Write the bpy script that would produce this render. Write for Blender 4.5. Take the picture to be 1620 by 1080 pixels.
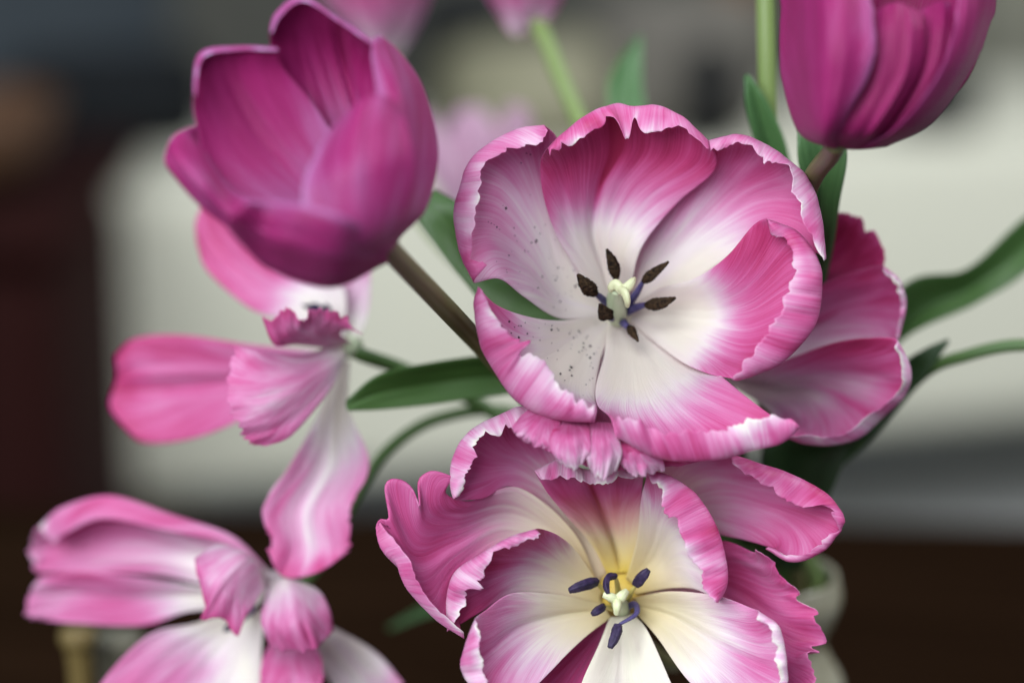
import bpy, math, random
import numpy as np

for o in list(bpy.data.objects):
    bpy.data.objects.remove(o, do_unlink=True)
scene = bpy.context.scene
COL = scene.collection
R = math.radians

# ------------------------------------------------------------------ camera
CAM = np.array([0.0, 0.0, 0.89]); PITCH = R(15.0); FOC = 0.680; LENS = 85.0
FWD = np.array([0, math.cos(PITCH), -math.sin(PITCH)])
UP = np.array([0, math.sin(PITCH), math.cos(PITCH)])
RIGHT = np.array([1.0, 0, 0])
cam = bpy.data.cameras.new('camera'); cam.lens = LENS; cam.sensor_width = 36.0
cam.clip_start = 0.02; cam.clip_end = 60
cam.dof.use_dof = True; cam.dof.focus_distance = FOC + 0.008; cam.dof.aperture_fstop = 3.0
camo = bpy.data.objects.new('camera', cam); COL.objects.link(camo)
camo.location = CAM; camo.rotation_euler = (math.pi / 2 - PITCH, 0, 0)
scene.camera = camo

# ------------------------------------------------------------------ light
w = bpy.data.worlds.new('World'); scene.world = w; w.use_nodes = True
bg = w.node_tree.nodes['Background']
bg.inputs[0].default_value = (0.62, 0.74, 0.90, 1); bg.inputs[1].default_value = 0.44

def area(name, loc, target, size, energy, color):
    l = bpy.data.lights.new(name, 'AREA'); l.shape = 'RECTANGLE'
    l.size, l.size_y = size; l.energy = energy; l.color = color
    o = bpy.data.objects.new(name, l); COL.objects.link(o); o.location = loc
    d = np.array(target) - np.array(loc)
    from mathutils import Vector
    o.rotation_euler = Vector(d).to_track_quat('-Z', 'Y').to_euler()
    return o
area('window_light', (-0.95, -0.95, 1.98), (0, 0.85, 0.6), (1.9, 1.5), 104, (0.91, 0.96, 1.0))
area('bench_fill_light', (1.6, 0.9, 2.6), (0.2, 2.2, 0.4), (1.2, 1.2), 55, (0.95, 0.97, 1.0))  # fill lamp added to brighten the bench; no actual window stands behind it

scene.view_settings.view_transform = 'Standard'; scene.view_settings.look = 'None'
scene.view_settings.gamma = 1; scene.view_settings.exposure = 0.0
scene.view_settings.use_curve_mapping = False
scene.render.engine = 'CYCLES'
scene.cycles.use_denoising = True
try: scene.cycles.denoiser = 'OPENIMAGEDENOISE'
except Exception: pass
scene.cycles.max_bounces = 8; scene.cycles.transparent_max_bounces = 8

# ------------------------------------------------------------------ helpers
def P(a):
    """(n,3) of photo x, photo y, millimetres towards the viewer from the focus plane -> metres."""
    a = np.asarray(a, float); d = (FOC * 1000 - a[..., 2]) / 1000.0
    k = d * (36.0 / 1620) / LENS
    x = (a[..., 0] - 810) * k; y = (540 - a[..., 1]) * k
    return CAM + d[..., None] * FWD + x[..., None] * RIGHT + y[..., None] * UP

def catmull(pts, t):
    """pts (n,k) on uniform knots, t in [0,n-1]."""
    pts = np.asarray(pts, float); n = len(pts)
    if n == 1: return np.repeat(pts, len(t), 0)
    ext = np.vstack([2 * pts[0] - pts[1], pts, 2 * pts[-1] - pts[-2]])
    i = np.clip(np.floor(t).astype(int), 0, n - 2); f = (t - i)[:, None]
    p0, p1, p2, p3 = ext[i], ext[i + 1], ext[i + 2], ext[i + 3]
    return 0.5 * (2 * p1 + (p2 - p0) * f + (2 * p0 - 5 * p1 + 4 * p2 - p3) * f ** 2 + (3 * p1 - p0 - 3 * p2 + p3) * f ** 3)

def resample(pts, nu, chord=True):
    pts = np.asarray(pts, float); n = len(pts)
    if chord and n > 2:
        s = np.r_[0, np.cumsum(np.linalg.norm(np.diff(pts, axis=0), axis=1) ** 0.8 + 1e-6)]; s /= s[-1]
        t = np.interp(np.linspace(0, 1, nu), s, np.arange(n))
    else:
        t = np.linspace(0, n - 1, nu)
    return catmull(pts, t)

def noise1(x, rng, n=64):
    tab = rng.uniform(-1, 1, n); i = np.floor(x).astype(int); f = x - i; f = f * f * (3 - 2 * f)
    return tab[i % n] * (1 - f) + tab[(i + 1) % n] * f

def noise2(x, y, rng, n=32):
    tab = rng.uniform(-1, 1, (n, n)); i = np.floor(x).astype(int); j = np.floor(y).astype(int)
    f = x - i; g = y - j; f = f * f * (3 - 2 * f); g = g * g * (3 - 2 * g)
    a = tab[i % n, j % n]; b = tab[(i + 1) % n, j % n]; c = tab[i % n, (j + 1) % n]; d = tab[(i + 1) % n, (j + 1) % n]
    return (a * (1 - f) + b * f) * (1 - g) + (c * (1 - f) + d * f) * g

def link(name, me, mat, parent=None):
    o = bpy.data.objects.new(name, me); COL.objects.link(o)
    if mat is not None: me.materials.append(mat)
    if parent is not None: o.parent = parent
    return o

def wloc(o):
    v = np.zeros(3)
    while o is not None:
        v += np.array(o.location); o = o.parent
    return v

def mesh_from(verts, faces, smooth=True, name='m'):
    me = bpy.data.meshes.new(name)
    me.from_pydata([tuple(v) for v in verts], [], [tuple(f) for f in faces])
    if smooth: me.polygons.foreach_set('use_smooth', np.ones(len(me.polygons), bool))
    me.update(); return me

def attr(me, name, data, typ='FLOAT'):
    a = me.attributes.new(name, typ, 'POINT')
    a.data.foreach_set('value' if typ == 'FLOAT' else 'vector', np.asarray(data, np.float32).ravel())

def tag(o, label=None, cat=None, group=None, kind=None):
    if label: o['label'] = label
    if cat: o['category'] = cat
    if group: o['group'] = group
    if kind: o['kind'] = kind
    return o

def thing(name, loc, label, cat, group=None):
    o = bpy.data.objects.new(name, None); COL.objects.link(o); o.location = tuple(loc)
    o.empty_display_size = 0.02
    return tag(o, label, cat, group)

seed = [10]
def rng_next():
    seed[0] += 1; return np.random.default_rng(seed[0])

def sheet(name, parent, G, mat, thick, pin, pout, vein, yel, facing, vlim=0.6, extra=None):
    """G (nv,nu,3) world grid -> one closed thin solid with an inner and an outer face."""
    nv, nu = G.shape[:2]
    du = np.gradient(G, axis=1); dv = np.gradient(G, axis=0)
    N = np.cross(du, dv); L = np.linalg.norm(N, axis=2, keepdims=True); N = N / np.maximum(L, 1e-12)
    k = max(2, int(nv * vlim))
    toc = CAM - G
    s = np.sign(np.sum((N * toc)[:k] * L[:k])) or 1.0
    N = N * s * facing                      # N points out of the inner face
    t = (thick / 1000.0) * np.ones((nv, nu, 1))
    ev = np.minimum(np.arange(nv)[::-1], 4) / 4.0
    eu = np.minimum(np.minimum(np.arange(nu), np.arange(nu)[::-1]), 3) / 3.0
    t = t * (0.35 + 0.65 * np.minimum(ev[:, None], eu[None, :]))[..., None]
    base = wloc(parent) if parent is not None else np.zeros(3)
    A = (G + N * t / 2 - base).reshape(-1, 3); B = (G - N * t / 2 - base).reshape(-1, 3)
    idx = np.arange(nv * nu).reshape(nv, nu); M = nv * nu
    q = np.stack([idx[:-1, :-1], idx[:-1, 1:], idx[1:, 1:], idx[1:, :-1]], -1).reshape(-1, 4)
    flip = s * facing < 0
    qa = q[:, ::-1] if flip else q
    qb = (q if flip else q[:, ::-1]) + M
    ring = np.r_[idx[0, :], idx[1:, -1], idx[-1, -2::-1], idx[-2:0:-1, 0]]
    r2 = np.roll(ring, -1)
    rq = np.stack([ring, ring + M, r2 + M, r2], -1)
    if flip: rq = rq[:, ::-1]
    F = np.vstack([qa, qb, rq])
    me = bpy.data.meshes.new(name)
    me.vertices.add(2 * M); me.vertices.foreach_set('co', np.vstack([A, B]).astype(np.float32).ravel())
    me.loops.add(F.size); me.loops.foreach_set('vertex_index', F.astype(np.int32).ravel())
    me.polygons.add(len(F)); me.polygons.foreach_set('loop_start', np.arange(0, F.size, 4, dtype=np.int32))
    me.polygons.foreach_set('use_smooth', np.ones(len(F), bool))
    me.update(calc_edges=True); me.validate()
    attr(me, 'pig', np.r_[pin.ravel(), pout.ravel()])
    attr(me, 'yel', np.r_[yel.ravel(), yel.ravel() * 0.6])
    attr(me, 'vein', np.vstack([vein.reshape(-1, 3), vein.reshape(-1, 3)]), 'FLOAT_VECTOR')
    return link(name, me, mat, parent)

SURF = {}
DZ = [0.0]
def petal(parent, rows, mat, name='petal', facing=1, outp=0.45, jag=0.0, jfreq=16, ruf=0.0, rib=0.5, crease=0.0,
          cpos=0.5, nu=64, sv=13, thick=0.45, yel=0.0, edge=0.0, key=None, fold=0, sidejag=0.0, pin_add=0.0, label=None, stripe=0.0, rim0=0.0, rim1=0.0, puff=0.0, lobes=8, yspan=.45):
    """rows: base to tip; each (z, pigment, [(x, y), ...]) with z and pigment a number or a tuple across the row."""
    rng = rng_next()
    n = len(rows); X = np.zeros((n, nu, 4))
    for k, (z, p, pts) in enumerate(rows):
        X[k, :, :2] = resample(pts, nu)
        for c, val in ((2, z), (3, p)):
            v = np.atleast_1d(np.array(val, float))
            X[k, :, c] = resample(v[:, None], nu, chord=False)[:, 0] if len(v) > 1 else v[0]
    tv = np.linspace(0, n - 1, (n - 1) * sv + 1)
    G = np.stack([catmull(X[:, j, :], tv) for j in range(nu)], axis=1)   # (nv,nu,4)
    nv = len(tv); u = np.linspace(0, 1, nu)[None, :]; v = (tv / (n - 1))[:, None]
    # long soft ribs and a mid-rib crease
    nb = noise2(u * 6 + 3 * rng.random(), v * 2.0, rng) + 0.5 * noise2(u * 14, v * 3.0, rng)
    win = np.clip(v * 2.2, 0, 1)
    G[..., 2] += rib * nb * win
    if crease:
        G[..., 2] -= crease * np.exp(-((u - cpos) / 0.07) ** 2) * np.sin(np.clip(v, 0, 1) * math.pi) ** 0.8
        G[..., 3] += 0.05 * crease * np.exp(-((u - cpos) / 0.028) ** 2) * np.clip((v - 0.28) * 4, 0, 1) * 1.6
    if stripe: G[..., 3] += stripe * np.exp(-((u - cpos - .02 - .012 * np.sin(v * 9)) / 0.024) ** 2) * np.clip((v - 0.40) * 6, 0, 1)
    # ruffled rim, toothed edge
    last = np.clip((tv - (n - 2)), 0, 1)[:, None]; last2 = np.clip((tv - (n - 2.6)) / 1.6, 0, 1)[:, None]
    if ruf:
        G[..., 2] += ruf * noise1(u * 11 + 2 * v + 7 * rng.random(), rng) * last2 ** 1.3
        G[..., 2] += 0.6 * ruf * noise1(u * 17 + 9 * rng.random(), rng) * np.sin(last * 2.2)
    if jag:
        T = G[-1, :, :2] - G[-1 - sv // 2, :, :2]
        L = np.linalg.norm(T, axis=1, keepdims=True); T = T / np.maximum(L, 6)
        a = np.abs(noise1(u[0] * jfreq + 5 * rng.random(), rng)); b = np.abs(noise1(u[0] * jfreq * 2.7 + 5 * rng.random(), rng))
        c = noise1(u[0] * jfreq * 0.4, rng)
        ph = u[0] * lobes + 1.1 * noise1(u[0] * 4 + 3 * rng.random(), rng) + rng.random()
        sc = np.abs(np.sin(math.pi * ph)) ** 0.6; amp = 0.75 + 0.6 * noise1(u[0] * lobes * .7, rng)
        jj = jag * (0.65 * (a ** 0.7 - 0.5) + 0.85 * (b - 0.4) + 0.6 * c) + (1.5 * jag if puff else .5 * jag) * (sc - 0.45) * amp
        G[..., 2] += .72 * puff * np.sin(last * math.pi) * (0.35 + 0.85 * sc[None]) * np.clip(amp, .3, 2)[None]
        G[..., :2] += T[None] * (jj[None, :, None] * (last ** 1.6)[..., None])
        lump = 3.2 * noise2(u * 13 + 3, v * 3 + 2, rng) + 0.7 * noise2(u * 31, v * 5, rng)
        G[..., :2] += T[None] * (lump * last2)[..., None]
    if sidejag:
        for side, e in ((0, np.exp(-u / 0.06)), (1, np.exp(-(1 - u) / 0.06))):
            D = (G[:, 0, :2] - G[:, nu // 2, :2]) if side == 0 else (G[:, -1, :2] - G[:, nu // 2, :2])
            D = D / np.maximum(np.linalg.norm(D, axis=1, keepdims=True), 1)
            q = sidejag * (np.abs(noise1(tv * 5.0, rng)) ** 0.7 - 0.4) * np.clip(v[:, 0] * 2 - 0.6, 0, 1)
            G[..., :2] += D[:, None, :] * (q[:, None] * e)[..., None]
    G[..., 2] += DZ[0]
    W = P(G[..., :3])
    pin = G[..., 3] + edge * np.abs(2 * u - 1) ** 3 * win + pin_add
    pin = pin + 0.06 * noise2(u * 5, v * 4, rng)
    po = outp + (0.16 if mat is PARROT else .05) * noise2(u * 7, v * 5, rng) + 0.10 * (mat is PARROT) * noise2(u * 26, v * 4, rng) + 0 * v
    po = po - rim0 * np.exp(-u / .09) - rim1 * np.exp(-(1 - u) / .09)
    rimd = np.clip(1 - (n - 1 - tv) / 0.45, 0, 1)[:, None]
    po = po + .05 * (mat is PARROT) - (0.05 + 0.42 * np.clip(noise1(u * 9 + 4 * rng.random(), rng), 0, 1)) * rimd
    pin = np.clip(pin, 0, 1.1); po = np.clip(po, 0, 1.1)
    c = (u - 0.5) / (0.30 + v ** 1.4)
    off = rng.random(2) * 50
    vein = np.stack([c + off[0] + 0 * v, v + off[1] + 0 * u, 0 * u + 0 * v + rng.random()], -1)
    y = yel * np.clip(1 - v / yspan, 0, 1) ** 1.2 + 0 * u
    o = sheet(name, parent, W, mat, thick, pin, po, vein, y, facing)
    if label: o['label'] = label
    if key: SURF[key] = W
    return o

def tube(name, parent, pts, rad, mat, nseg=14, sub=10, flat=1.0, cap=True, bumps=0.0, world=False, groove=0.0):
    """pts [(x,y,z)] in photo space; rad in mm, number or list."""
    pts = np.asarray(pts, float); n = len(pts)
    r = np.atleast_1d(np.array(rad, float))
    r = np.interp(np.linspace(0, 1, n), np.linspace(0, 1, len(r)), r) if len(r) != n else r
    t = np.linspace(0, n - 1, (n - 1) * sub + 1)
    C = catmull(np.c_[pts, r], t); W = C[:, :3] if world else P(C[:, :3]); rr = np.maximum(C[:, 3], 0.02) / 1000.0
    T = np.gradient(W, axis=0); T /= np.maximum(np.linalg.norm(T, axis=1, keepdims=True), 1e-12)
    a = np.cross(T[0], [0.3, 0.9, 0.2]); a /= np.linalg.norm(a)
    rng = rng_next(); V = []; base = wloc(parent) if parent is not None else np.zeros(3)
    for i in range(len(W)):
        a = a - T[i] * np.dot(a, T[i]); a /= np.linalg.norm(a); b = np.cross(T[i], a)
        for k in range(nseg):
            th = 2 * math.pi * k / nseg
            q = rr[i] * (1 + bumps * rng.uniform(-1, 1)) * (1 - groove * abs(math.cos(2 * th)) ** 3)
            V.append(W[i] + q * (math.cos(th) * a + flat * math.sin(th) * b) - base)
    F = []
    m = len(W)
    for i in range(m - 1):
        for k in range(nseg):
            k2 = (k + 1) % nseg
            F.append((i * nseg + k, i * nseg + k2, (i + 1) * nseg + k2, (i + 1) * nseg + k))
    if cap:
        V.append(W[0] - base); V.append(W[-1] - base); s, e = len(V) - 2, len(V) - 1
        for k in range(nseg):
            k2 = (k + 1) % nseg
            F.append((s, k2, k)); F.append((e, (m - 1) * nseg + k, (m - 1) * nseg + k2))
    me = mesh_from(V, F, True, name)
    tt = np.repeat(t / max(t[-1], 1), nseg); kk = np.tile(np.arange(nseg) / nseg, m)
    if cap: tt = np.r_[tt, 0, 1]; kk = np.r_[kk, 0, 0]
    attr(me, 'vein', np.stack([kk, tt, 0 * tt], -1), 'FLOAT_VECTOR')
    attr(me, 'pig', tt)
    return link(name, me, mat, parent)

# ------------------------------------------------------------------ materials
def newmat(name):
    m = bpy.data.materials.new(name); m.use_nodes = True
    nt = m.node_tree; nt.nodes.clear(); return m, nt

def nd(nt, t, **kw):
    n = nt.nodes.new(t)
    for k, v in kw.items():
        if k.startswith('i_'): n.inputs[k[2:].replace('_', ' ')].default_value = v
        else: setattr(n, k, v)
    return n

def ramp(nt, stops, interp='LINEAR'):
    r = nt.nodes.new('ShaderNodeValToRGB'); r.color_ramp.interpolation = interp
    el = r.color_ramp.elements
    while len(el) > len(stops): el.remove(el[-1])
    while len(el) < len(stops): el.new(0.5)
    for e, (p, c) in zip(el, stops):
        e.position = p; e.color = (*c, 1)
    return r

def mth(nt, op, a, b=None, clamp=False):
    n = nt.nodes.new('ShaderNodeMath'); n.operation = op; n.use_clamp = clamp
    for i, x in enumerate((a, b)):
        if x is None: continue
        if hasattr(x, 'links') or hasattr(x, 'is_linked'): nt.links.new(x, n.inputs[i])
        else: n.inputs[i].default_value = x
    return n.outputs[0]

def petal_mat(name, stops, yellow=(0.74, 0.56, 0.08), streak=0.52, trans=0.36, rough=0.45, sheen=0.10, sheen_tint=(0.85, 0.75, 1.0), spec=0.35):
    m, nt = newmat(name); L = nt.links.new
    pig = nd(nt, 'ShaderNodeAttribute', attribute_name='pig').outputs['Fac']
    yel = nd(nt, 'ShaderNodeAttribute', attribute_name='yel').outputs['Fac']
    vein = nd(nt, 'ShaderNodeAttribute', attribute_name='vein').outputs['Vector']
    def vn(sx, sy, scale, det, rough_=0.6):
        mp = nd(nt, 'ShaderNodeMapping'); mp.inputs['Scale'].default_value = (sx, sy, 1); L(vein, mp.inputs['Vector'])
        n = nd(nt, 'ShaderNodeTexNoise'); n.inputs['Scale'].default_value = scale; n.inputs['Detail'].default_value = det
        n.inputs['Roughness'].default_value = rough_; L(mp.outputs[0], n.inputs['Vector']); return n.outputs['Fac']
    n1 = vn(13, 1.3, 1.0, 3); n2 = vn(95, 2.2, 1.0, 3, 0.7); n3 = vn(5, 3, 1.0, 2)
    s = mth(nt, 'ADD', mth(nt, 'MULTIPLY', mth(nt, 'SUBTRACT', n1, 0.5), 0.55),
            mth(nt, 'ADD', mth(nt, 'MULTIPLY', mth(nt, 'SUBTRACT', n2, 0.5), 0.75), mth(nt, 'MULTIPLY', mth(nt, 'SUBTRACT', n3, 0.5), 0.8)))
    # streaks are strongest where the pigment fades
    w4 = mth(nt, 'ADD', mth(nt, 'MULTIPLY', mth(nt, 'MULTIPLY', pig, mth(nt, 'SUBTRACT', 1.12, pig)), 3.2), 0.10)
    val = mth(nt, 'ADD', pig, mth(nt, 'MULTIPLY', mth(nt, 'MULTIPLY', s, streak), w4), True)
    rp = ramp(nt, stops); L(val, rp.inputs['Fac'])
    mx = nd(nt, 'ShaderNodeMix', data_type='RGBA'); L(yel, mx.inputs['Factor']); L(rp.outputs['Color'], mx.inputs['A'])
    mx.inputs['B'].default_value = (*yellow, 1)
    col = mx.outputs['Result']
    bmp = nd(nt, 'ShaderNodeBump'); bmp.inputs['Strength'].default_value = 0.42; bmp.inputs['Distance'].default_value = 0.0007
    n4 = vn(34, 26, 1.0, 3, 0.6)
    h = mth(nt, 'ADD', mth(nt, 'MULTIPLY', n4, 0.35), mth(nt, 'ADD', mth(nt, 'MULTIPLY', n1, 0.7), mth(nt, 'MULTIPLY', n2, 0.9))); L(h, bmp.inputs['Height'])
    pb = nd(nt, 'ShaderNodeBsdfPrincipled'); L(col, pb.inputs['Base Color']); L(bmp.outputs[0], pb.inputs['Normal'])
    pb.inputs['Roughness'].default_value = rough; pb.inputs['Specular IOR Level'].default_value = spec
    pb.inputs['Sheen Weight'].default_value = sheen; pb.inputs['Sheen Tint'].default_value = (*sheen_tint, 1); pb.inputs['Sheen Roughness'].default_value = 0.45
    tr = nd(nt, 'ShaderNodeBsdfTranslucent'); L(col, tr.inputs['Color']); L(bmp.outputs[0], tr.inputs['Normal'])
    ms = nd(nt, 'ShaderNodeMixShader'); ms.inputs[0].default_value = trans; L(pb.outputs[0], ms.inputs[1]); L(tr.outputs[0], ms.inputs[2])
    out = nd(nt, 'ShaderNodeOutputMaterial'); L(ms.outputs[0], out.inputs['Surface'])
    return m

PARROT = petal_mat('pink_parrot_petal', [(0.0, (.90, .88, .74)), (0.14, (.88, .83, .80)), (0.30, (.77, .52, .67)), (0.48, (.70, .25, .48)),
                                         (0.66, (.63, .115, .325)), (0.84, (.52, .045, .18)), (1.0, (.34, .014, .075))])
PURPLE = petal_mat('magenta_petal', [(0.0, (.62, .42, .66)), (0.22, (.46, .15, .38)), (0.5, (.36, .022, .155)), (0.75, (.27, .010, .095)), (1.0, (.12, .003, .035))],
                   streak=0.34, trans=0.32, rough=0.42, sheen=0.05, sheen_tint=(.90, .70, 1.0), spec=0.28)

def green_mat(name, c1, c2, rough=0.42, trans=0.12, sx=26):
    m, nt = newmat(name); L = nt.links.new
    vein = nd(nt, 'ShaderNodeAttribute', attribute_name='vein').outputs['Vector']
    mp = nd(nt, 'ShaderNodeMapping'); mp.inputs['Scale'].default_value = (sx, 2, 1); L(vein, mp.inputs['Vector'])
    n = nd(nt, 'ShaderNodeTexNoise'); n.inputs['Scale'].default_value = 1.0; n.inputs['Detail'].default_value = 4; L(mp.outputs[0], n.inputs['Vector'])
    rp = ramp(nt, [(0.3, c1), (0.7, c2)]); L(n.outputs['Fac'], rp.inputs['Fac'])
    bmp = nd(nt, 'ShaderNodeBump'); bmp.inputs['Strength'].default_value = 0.4; bmp.inputs['Distance'].default_value = 0.0006; L(n.outputs['Fac'], bmp.inputs['Height'])
    pb = nd(nt, 'ShaderNodeBsdfPrincipled'); L(rp.outputs[0], pb.inputs['Base Color']); pb.inputs['Roughness'].default_value = rough; L(bmp.outputs[0], pb.inputs['Normal'])
    tr = nd(nt, 'ShaderNodeBsdfTranslucent'); L(rp.outputs[0], tr.inputs['Color'])
    ms = nd(nt, 'ShaderNodeMixShader'); ms.inputs[0].default_value = trans; L(pb.outputs[0], ms.inputs[1]); L(tr.outputs[0], ms.inputs[2])
    out = nd(nt, 'ShaderNodeOutputMaterial'); L(ms.outputs[0], out.inputs['Surface'])
    return m
LEAF = green_mat('leaf_green', (.028, .078, .014), (.066, .145, .030), sx=60)
LEAF_BLUE = green_mat('leaf_bluish_green', (.040, .110, .032), (.082, .185, .062), sx=60)
LEAF_DARK = green_mat('leaf_dark_green', (.018, .050, .014), (.032, .075, .022), sx=60)
STEM = green_mat('stem_green', (.055, .12, .030), (.09, .17, .045), sx=8)
STEM_LIGHT = green_mat('stem_light_green', (.15, .215, .06), (.20, .27, .085), sx=8)
STEM_OLIVE = green_mat('stem_olive_brown', (.105, .098, .036), (.17, .155, .062), sx=8)
PISTIL = green_mat('pistil_pale_green', (.50, .60, .36), (.62, .70, .48), rough=.35, sx=6)
HUB_CREAM = green_mat('hub_cream', (.72, .68, .50), (.80, .76, .58), rough=.5, sx=4)
HUB_YELLOW = green_mat('hub_yellow', (.66, .46, .07), (.74, .56, .12), rough=.5, sx=4)
FIL_YELLOW = green_mat('filament_yellow', (.55, .46, .12), (.66, .56, .2), rough=.5, sx=4)
STIGMA = green_mat('stigma_cream', (.62, .66, .36), (.74, .76, .50), rough=.5, sx=10)

def simple_mat(name, c1, c2, scale=40.0, rough=0.7, bump=0.3, dist=0.001, spec=0.3, detail=5, stretch=(1, 1, 1)):
    m, nt = newmat(name); L = nt.links.new
    tc = nd(nt, 'ShaderNodeTexCoord'); mp = nd(nt, 'ShaderNodeMapping'); mp.inputs['Scale'].default_value = stretch; L(tc.outputs['Object'], mp.inputs['Vector'])
    n = nd(nt, 'ShaderNodeTexNoise'); n.inputs['Scale'].default_value = scale; n.inputs['Detail'].default_value = detail; L(mp.outputs[0], n.inputs['Vector'])
    rp = ramp(nt, [(0.32, c1), (0.68, c2)]); L(n.outputs['Fac'], rp.inputs['Fac'])
    bmp = nd(nt, 'ShaderNodeBump'); bmp.inputs['Strength'].default_value = bump; bmp.inputs['Distance'].default_value = dist; L(n.outputs['Fac'], bmp.inputs['Height'])
    pb = nd(nt, 'ShaderNodeBsdfPrincipled'); L(rp.outputs[0], pb.inputs['Base Color']); pb.inputs['Roughness'].default_value = rough
    pb.inputs['Specular IOR Level'].default_value = spec; L(bmp.outputs[0], pb.inputs['Normal'])
    out = nd(nt, 'ShaderNodeOutputMaterial'); L(pb.outputs[0], out.inputs['Surface'])
    return m
ANTHER_BROWN = simple_mat('anther_pollen_brown', (.003, .002, .0025), (.060, .036, .018), scale=1300, rough=.8, bump=.8, dist=.0005, spec=.12)
ANTHER_VIOLET = simple_mat('anther_violet', (.014, .009, .030), (.042, .027, .075), scale=900, rough=.55, bump=.5, dist=.0003)
FILAMENT = simple_mat('filament_violet', (.055, .045, .14), (.10, .085, .21), scale=500, rough=.5)
POLLEN = simple_mat('pollen_dark', (.012, .008, .012), (.03, .02, .025), scale=900, rough=.9)
CERAMIC = simple_mat('vase_cream_glaze', (.24, .215, .13), (.40, .38, .29), scale=55, rough=.22, bump=.1, spec=.5)
WOOD = simple_mat('table_dark_wood', (.0085, .0042, .0022), (.017, .0085, .0045), scale=9, rough=.8, bump=.25, stretch=(.6, 9, 9), spec=.0)
SOFA = simple_mat('sofa_cream_fabric', (.54, .525, .42), (.62, .60, .49), scale=260, rough=.9, bump=.5, spec=.1)
WALL = simple_mat('wall_grey_blue', (.078, .092, .102), (.095, .110, .120), scale=5, rough=.9, bump=.05)
FLOOR = simple_mat('floor_grey_carpet', (.31, .31, .30), (.38, .38, .37), scale=300, rough=.95, bump=.6, spec=.05)
BLACKF = simple_mat('black_fabric', (.006, .007, .008), (.012, .013, .014), scale=200, rough=.85, spec=.1)
REDF = simple_mat('dark_red_fabric', (.013, .0025, .002), (.020, .004, .003), scale=200, rough=.85, spec=.1)
KHAKI = simple_mat('khaki_fabric', (.17, .16, .10), (.30, .28, .19), scale=7, rough=.9, spec=.1, detail=3)
TAUPE = simple_mat('taupe_fabric', (.11, .10, .085), (.16, .145, .12), scale=9, rough=.9, spec=.1)
BROWN = simple_mat('brown_leather', (.115, .050, .018), (.16, .07, .026), scale=30, rough=.6)
TAN = simple_mat('tan_wood', (.065, .030, .014), (.085, .042, .02), scale=20, rough=.6)
GREYBLUE = simple_mat('grey_blue_fabric', (.085, .105, .115), (.11, .13, .145), scale=80, rough=.9, spec=.1)
OLIVE = simple_mat('cabinet_olive_grey', (.060, .058, .046), (.078, .075, .06), scale=12, rough=.6)
BRASS = simple_mat('ochre_glaze', (.12, .085, .03), (.16, .115, .042), scale=30, rough=.3, spec=.5)

# ------------------------------------------------------------------ the setting
TABLE_Z = 0.45
def box_obj(name, parent, loc, size, mat, rz=0.0, bevel=0.01, seg=3, rx=0.0, soft=0.0):
    import bmesh
    bm = bmesh.new(); bmesh.ops.create_cube(bm, size=1.0)
    bmesh.ops.scale(bm, vec=size, verts=bm.verts)
    if bevel: bmesh.ops.bevel(bm, geom=list(bm.edges), offset=bevel, segments=seg, profile=0.5, affect='EDGES')
    me = bpy.data.meshes.new(name); bm.to_mesh(me); bm.free()
    me.polygons.foreach_set('use_smooth', np.ones(len(me.polygons), bool))
    o = link(name, me, mat, parent); o.location = loc; o.rotation_euler = (rx, 0, rz)
    return o

def plane_obj(name, verts, mat, kind='structure'):
    me = mesh_from(verts, [(0, 1, 2, 3)], False, name); o = link(name, me, mat); return tag(o, kind=kind)

floor = plane_obj('floor', [(-6, -4, 0), (6, -4, 0), (6, 6, 0), (-6, 6, 0)], FLOOR)
wall = plane_obj('wall', [(-6, 4.3, 0), (6, 4.3, 0), (6, 4.3, 2.8), (-6, 4.3, 2.8)], WALL)

# table of dark boards; its far edge runs slightly askew to the view
TR = R(-3.2)
table = thing('table', (0.05, 0.78, 0.0), 'dark brown wooden table with the vase of tulips standing on it', 'table')
table.rotation_euler = (0, 0, TR)
for k in range(7):
    box_obj('plank', table, (0, -0.42 + k * 0.14, TABLE_Z - 0.015), (2.4, 0.1375, 0.03), WOOD, bevel=0.003, seg=2)
for sx in (-1, 1):
    for sy in (-1, 1):
        box_obj('leg', table, (1.1 * sx, 0.40 * sy, (TABLE_Z - 0.032) / 2), (0.06, 0.06, TABLE_Z - 0.032), WOOD, bevel=0.004, seg=2)

# backless bench behind the table
SR = R(17.0)
def sofa_pt(x, y): return np.array([math.cos(SR) * x - math.sin(SR) * y, math.sin(SR) * x + math.cos(SR) * y])
SO = np.array([-0.385, 2.15])
sofa = thing('bench', (SO[0], SO[1], 0), 'cream upholstered backless bench behind the dark table', 'bench')
sofa.rotation_euler = (0, 0, SR)
box_obj('seat', sofa, (1.05, 0.20, 0.3025), (2.1, 0.40, 0.305), SOFA, bevel=0.03, seg=5)
for x in (0.06, 2.04):
    for y in (0.06, 0.34):
        box_obj('leg', sofa, (x, y, 0.075), (0.05, 0.05, 0.15), WOOD, bevel=0.004)
cab = thing('cabinet', (0.02, 3.6, 0), 'dark olive grey cabinet standing against the slate wall', 'cabinet')
box_obj('body', cab, (0, 0, 0.51), (1.0, 0.4, 0.90), OLIVE, bevel=0.006)
for sx in (-1, 1): box_obj('door', cab, (sx * .247, -.207, 0.51), (.488, .016, .86), OLIVE, bevel=.004)
for sx in (-1, 1): box_obj('door_knob', cab, (sx * .03, -.225, 0.60), (.02, .022, .02), BRASS, bevel=.006)
box_obj('plinth', cab, (0, 0.02, 0.03), (.96, .34, .06), WOOD, bevel=.004)
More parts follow.
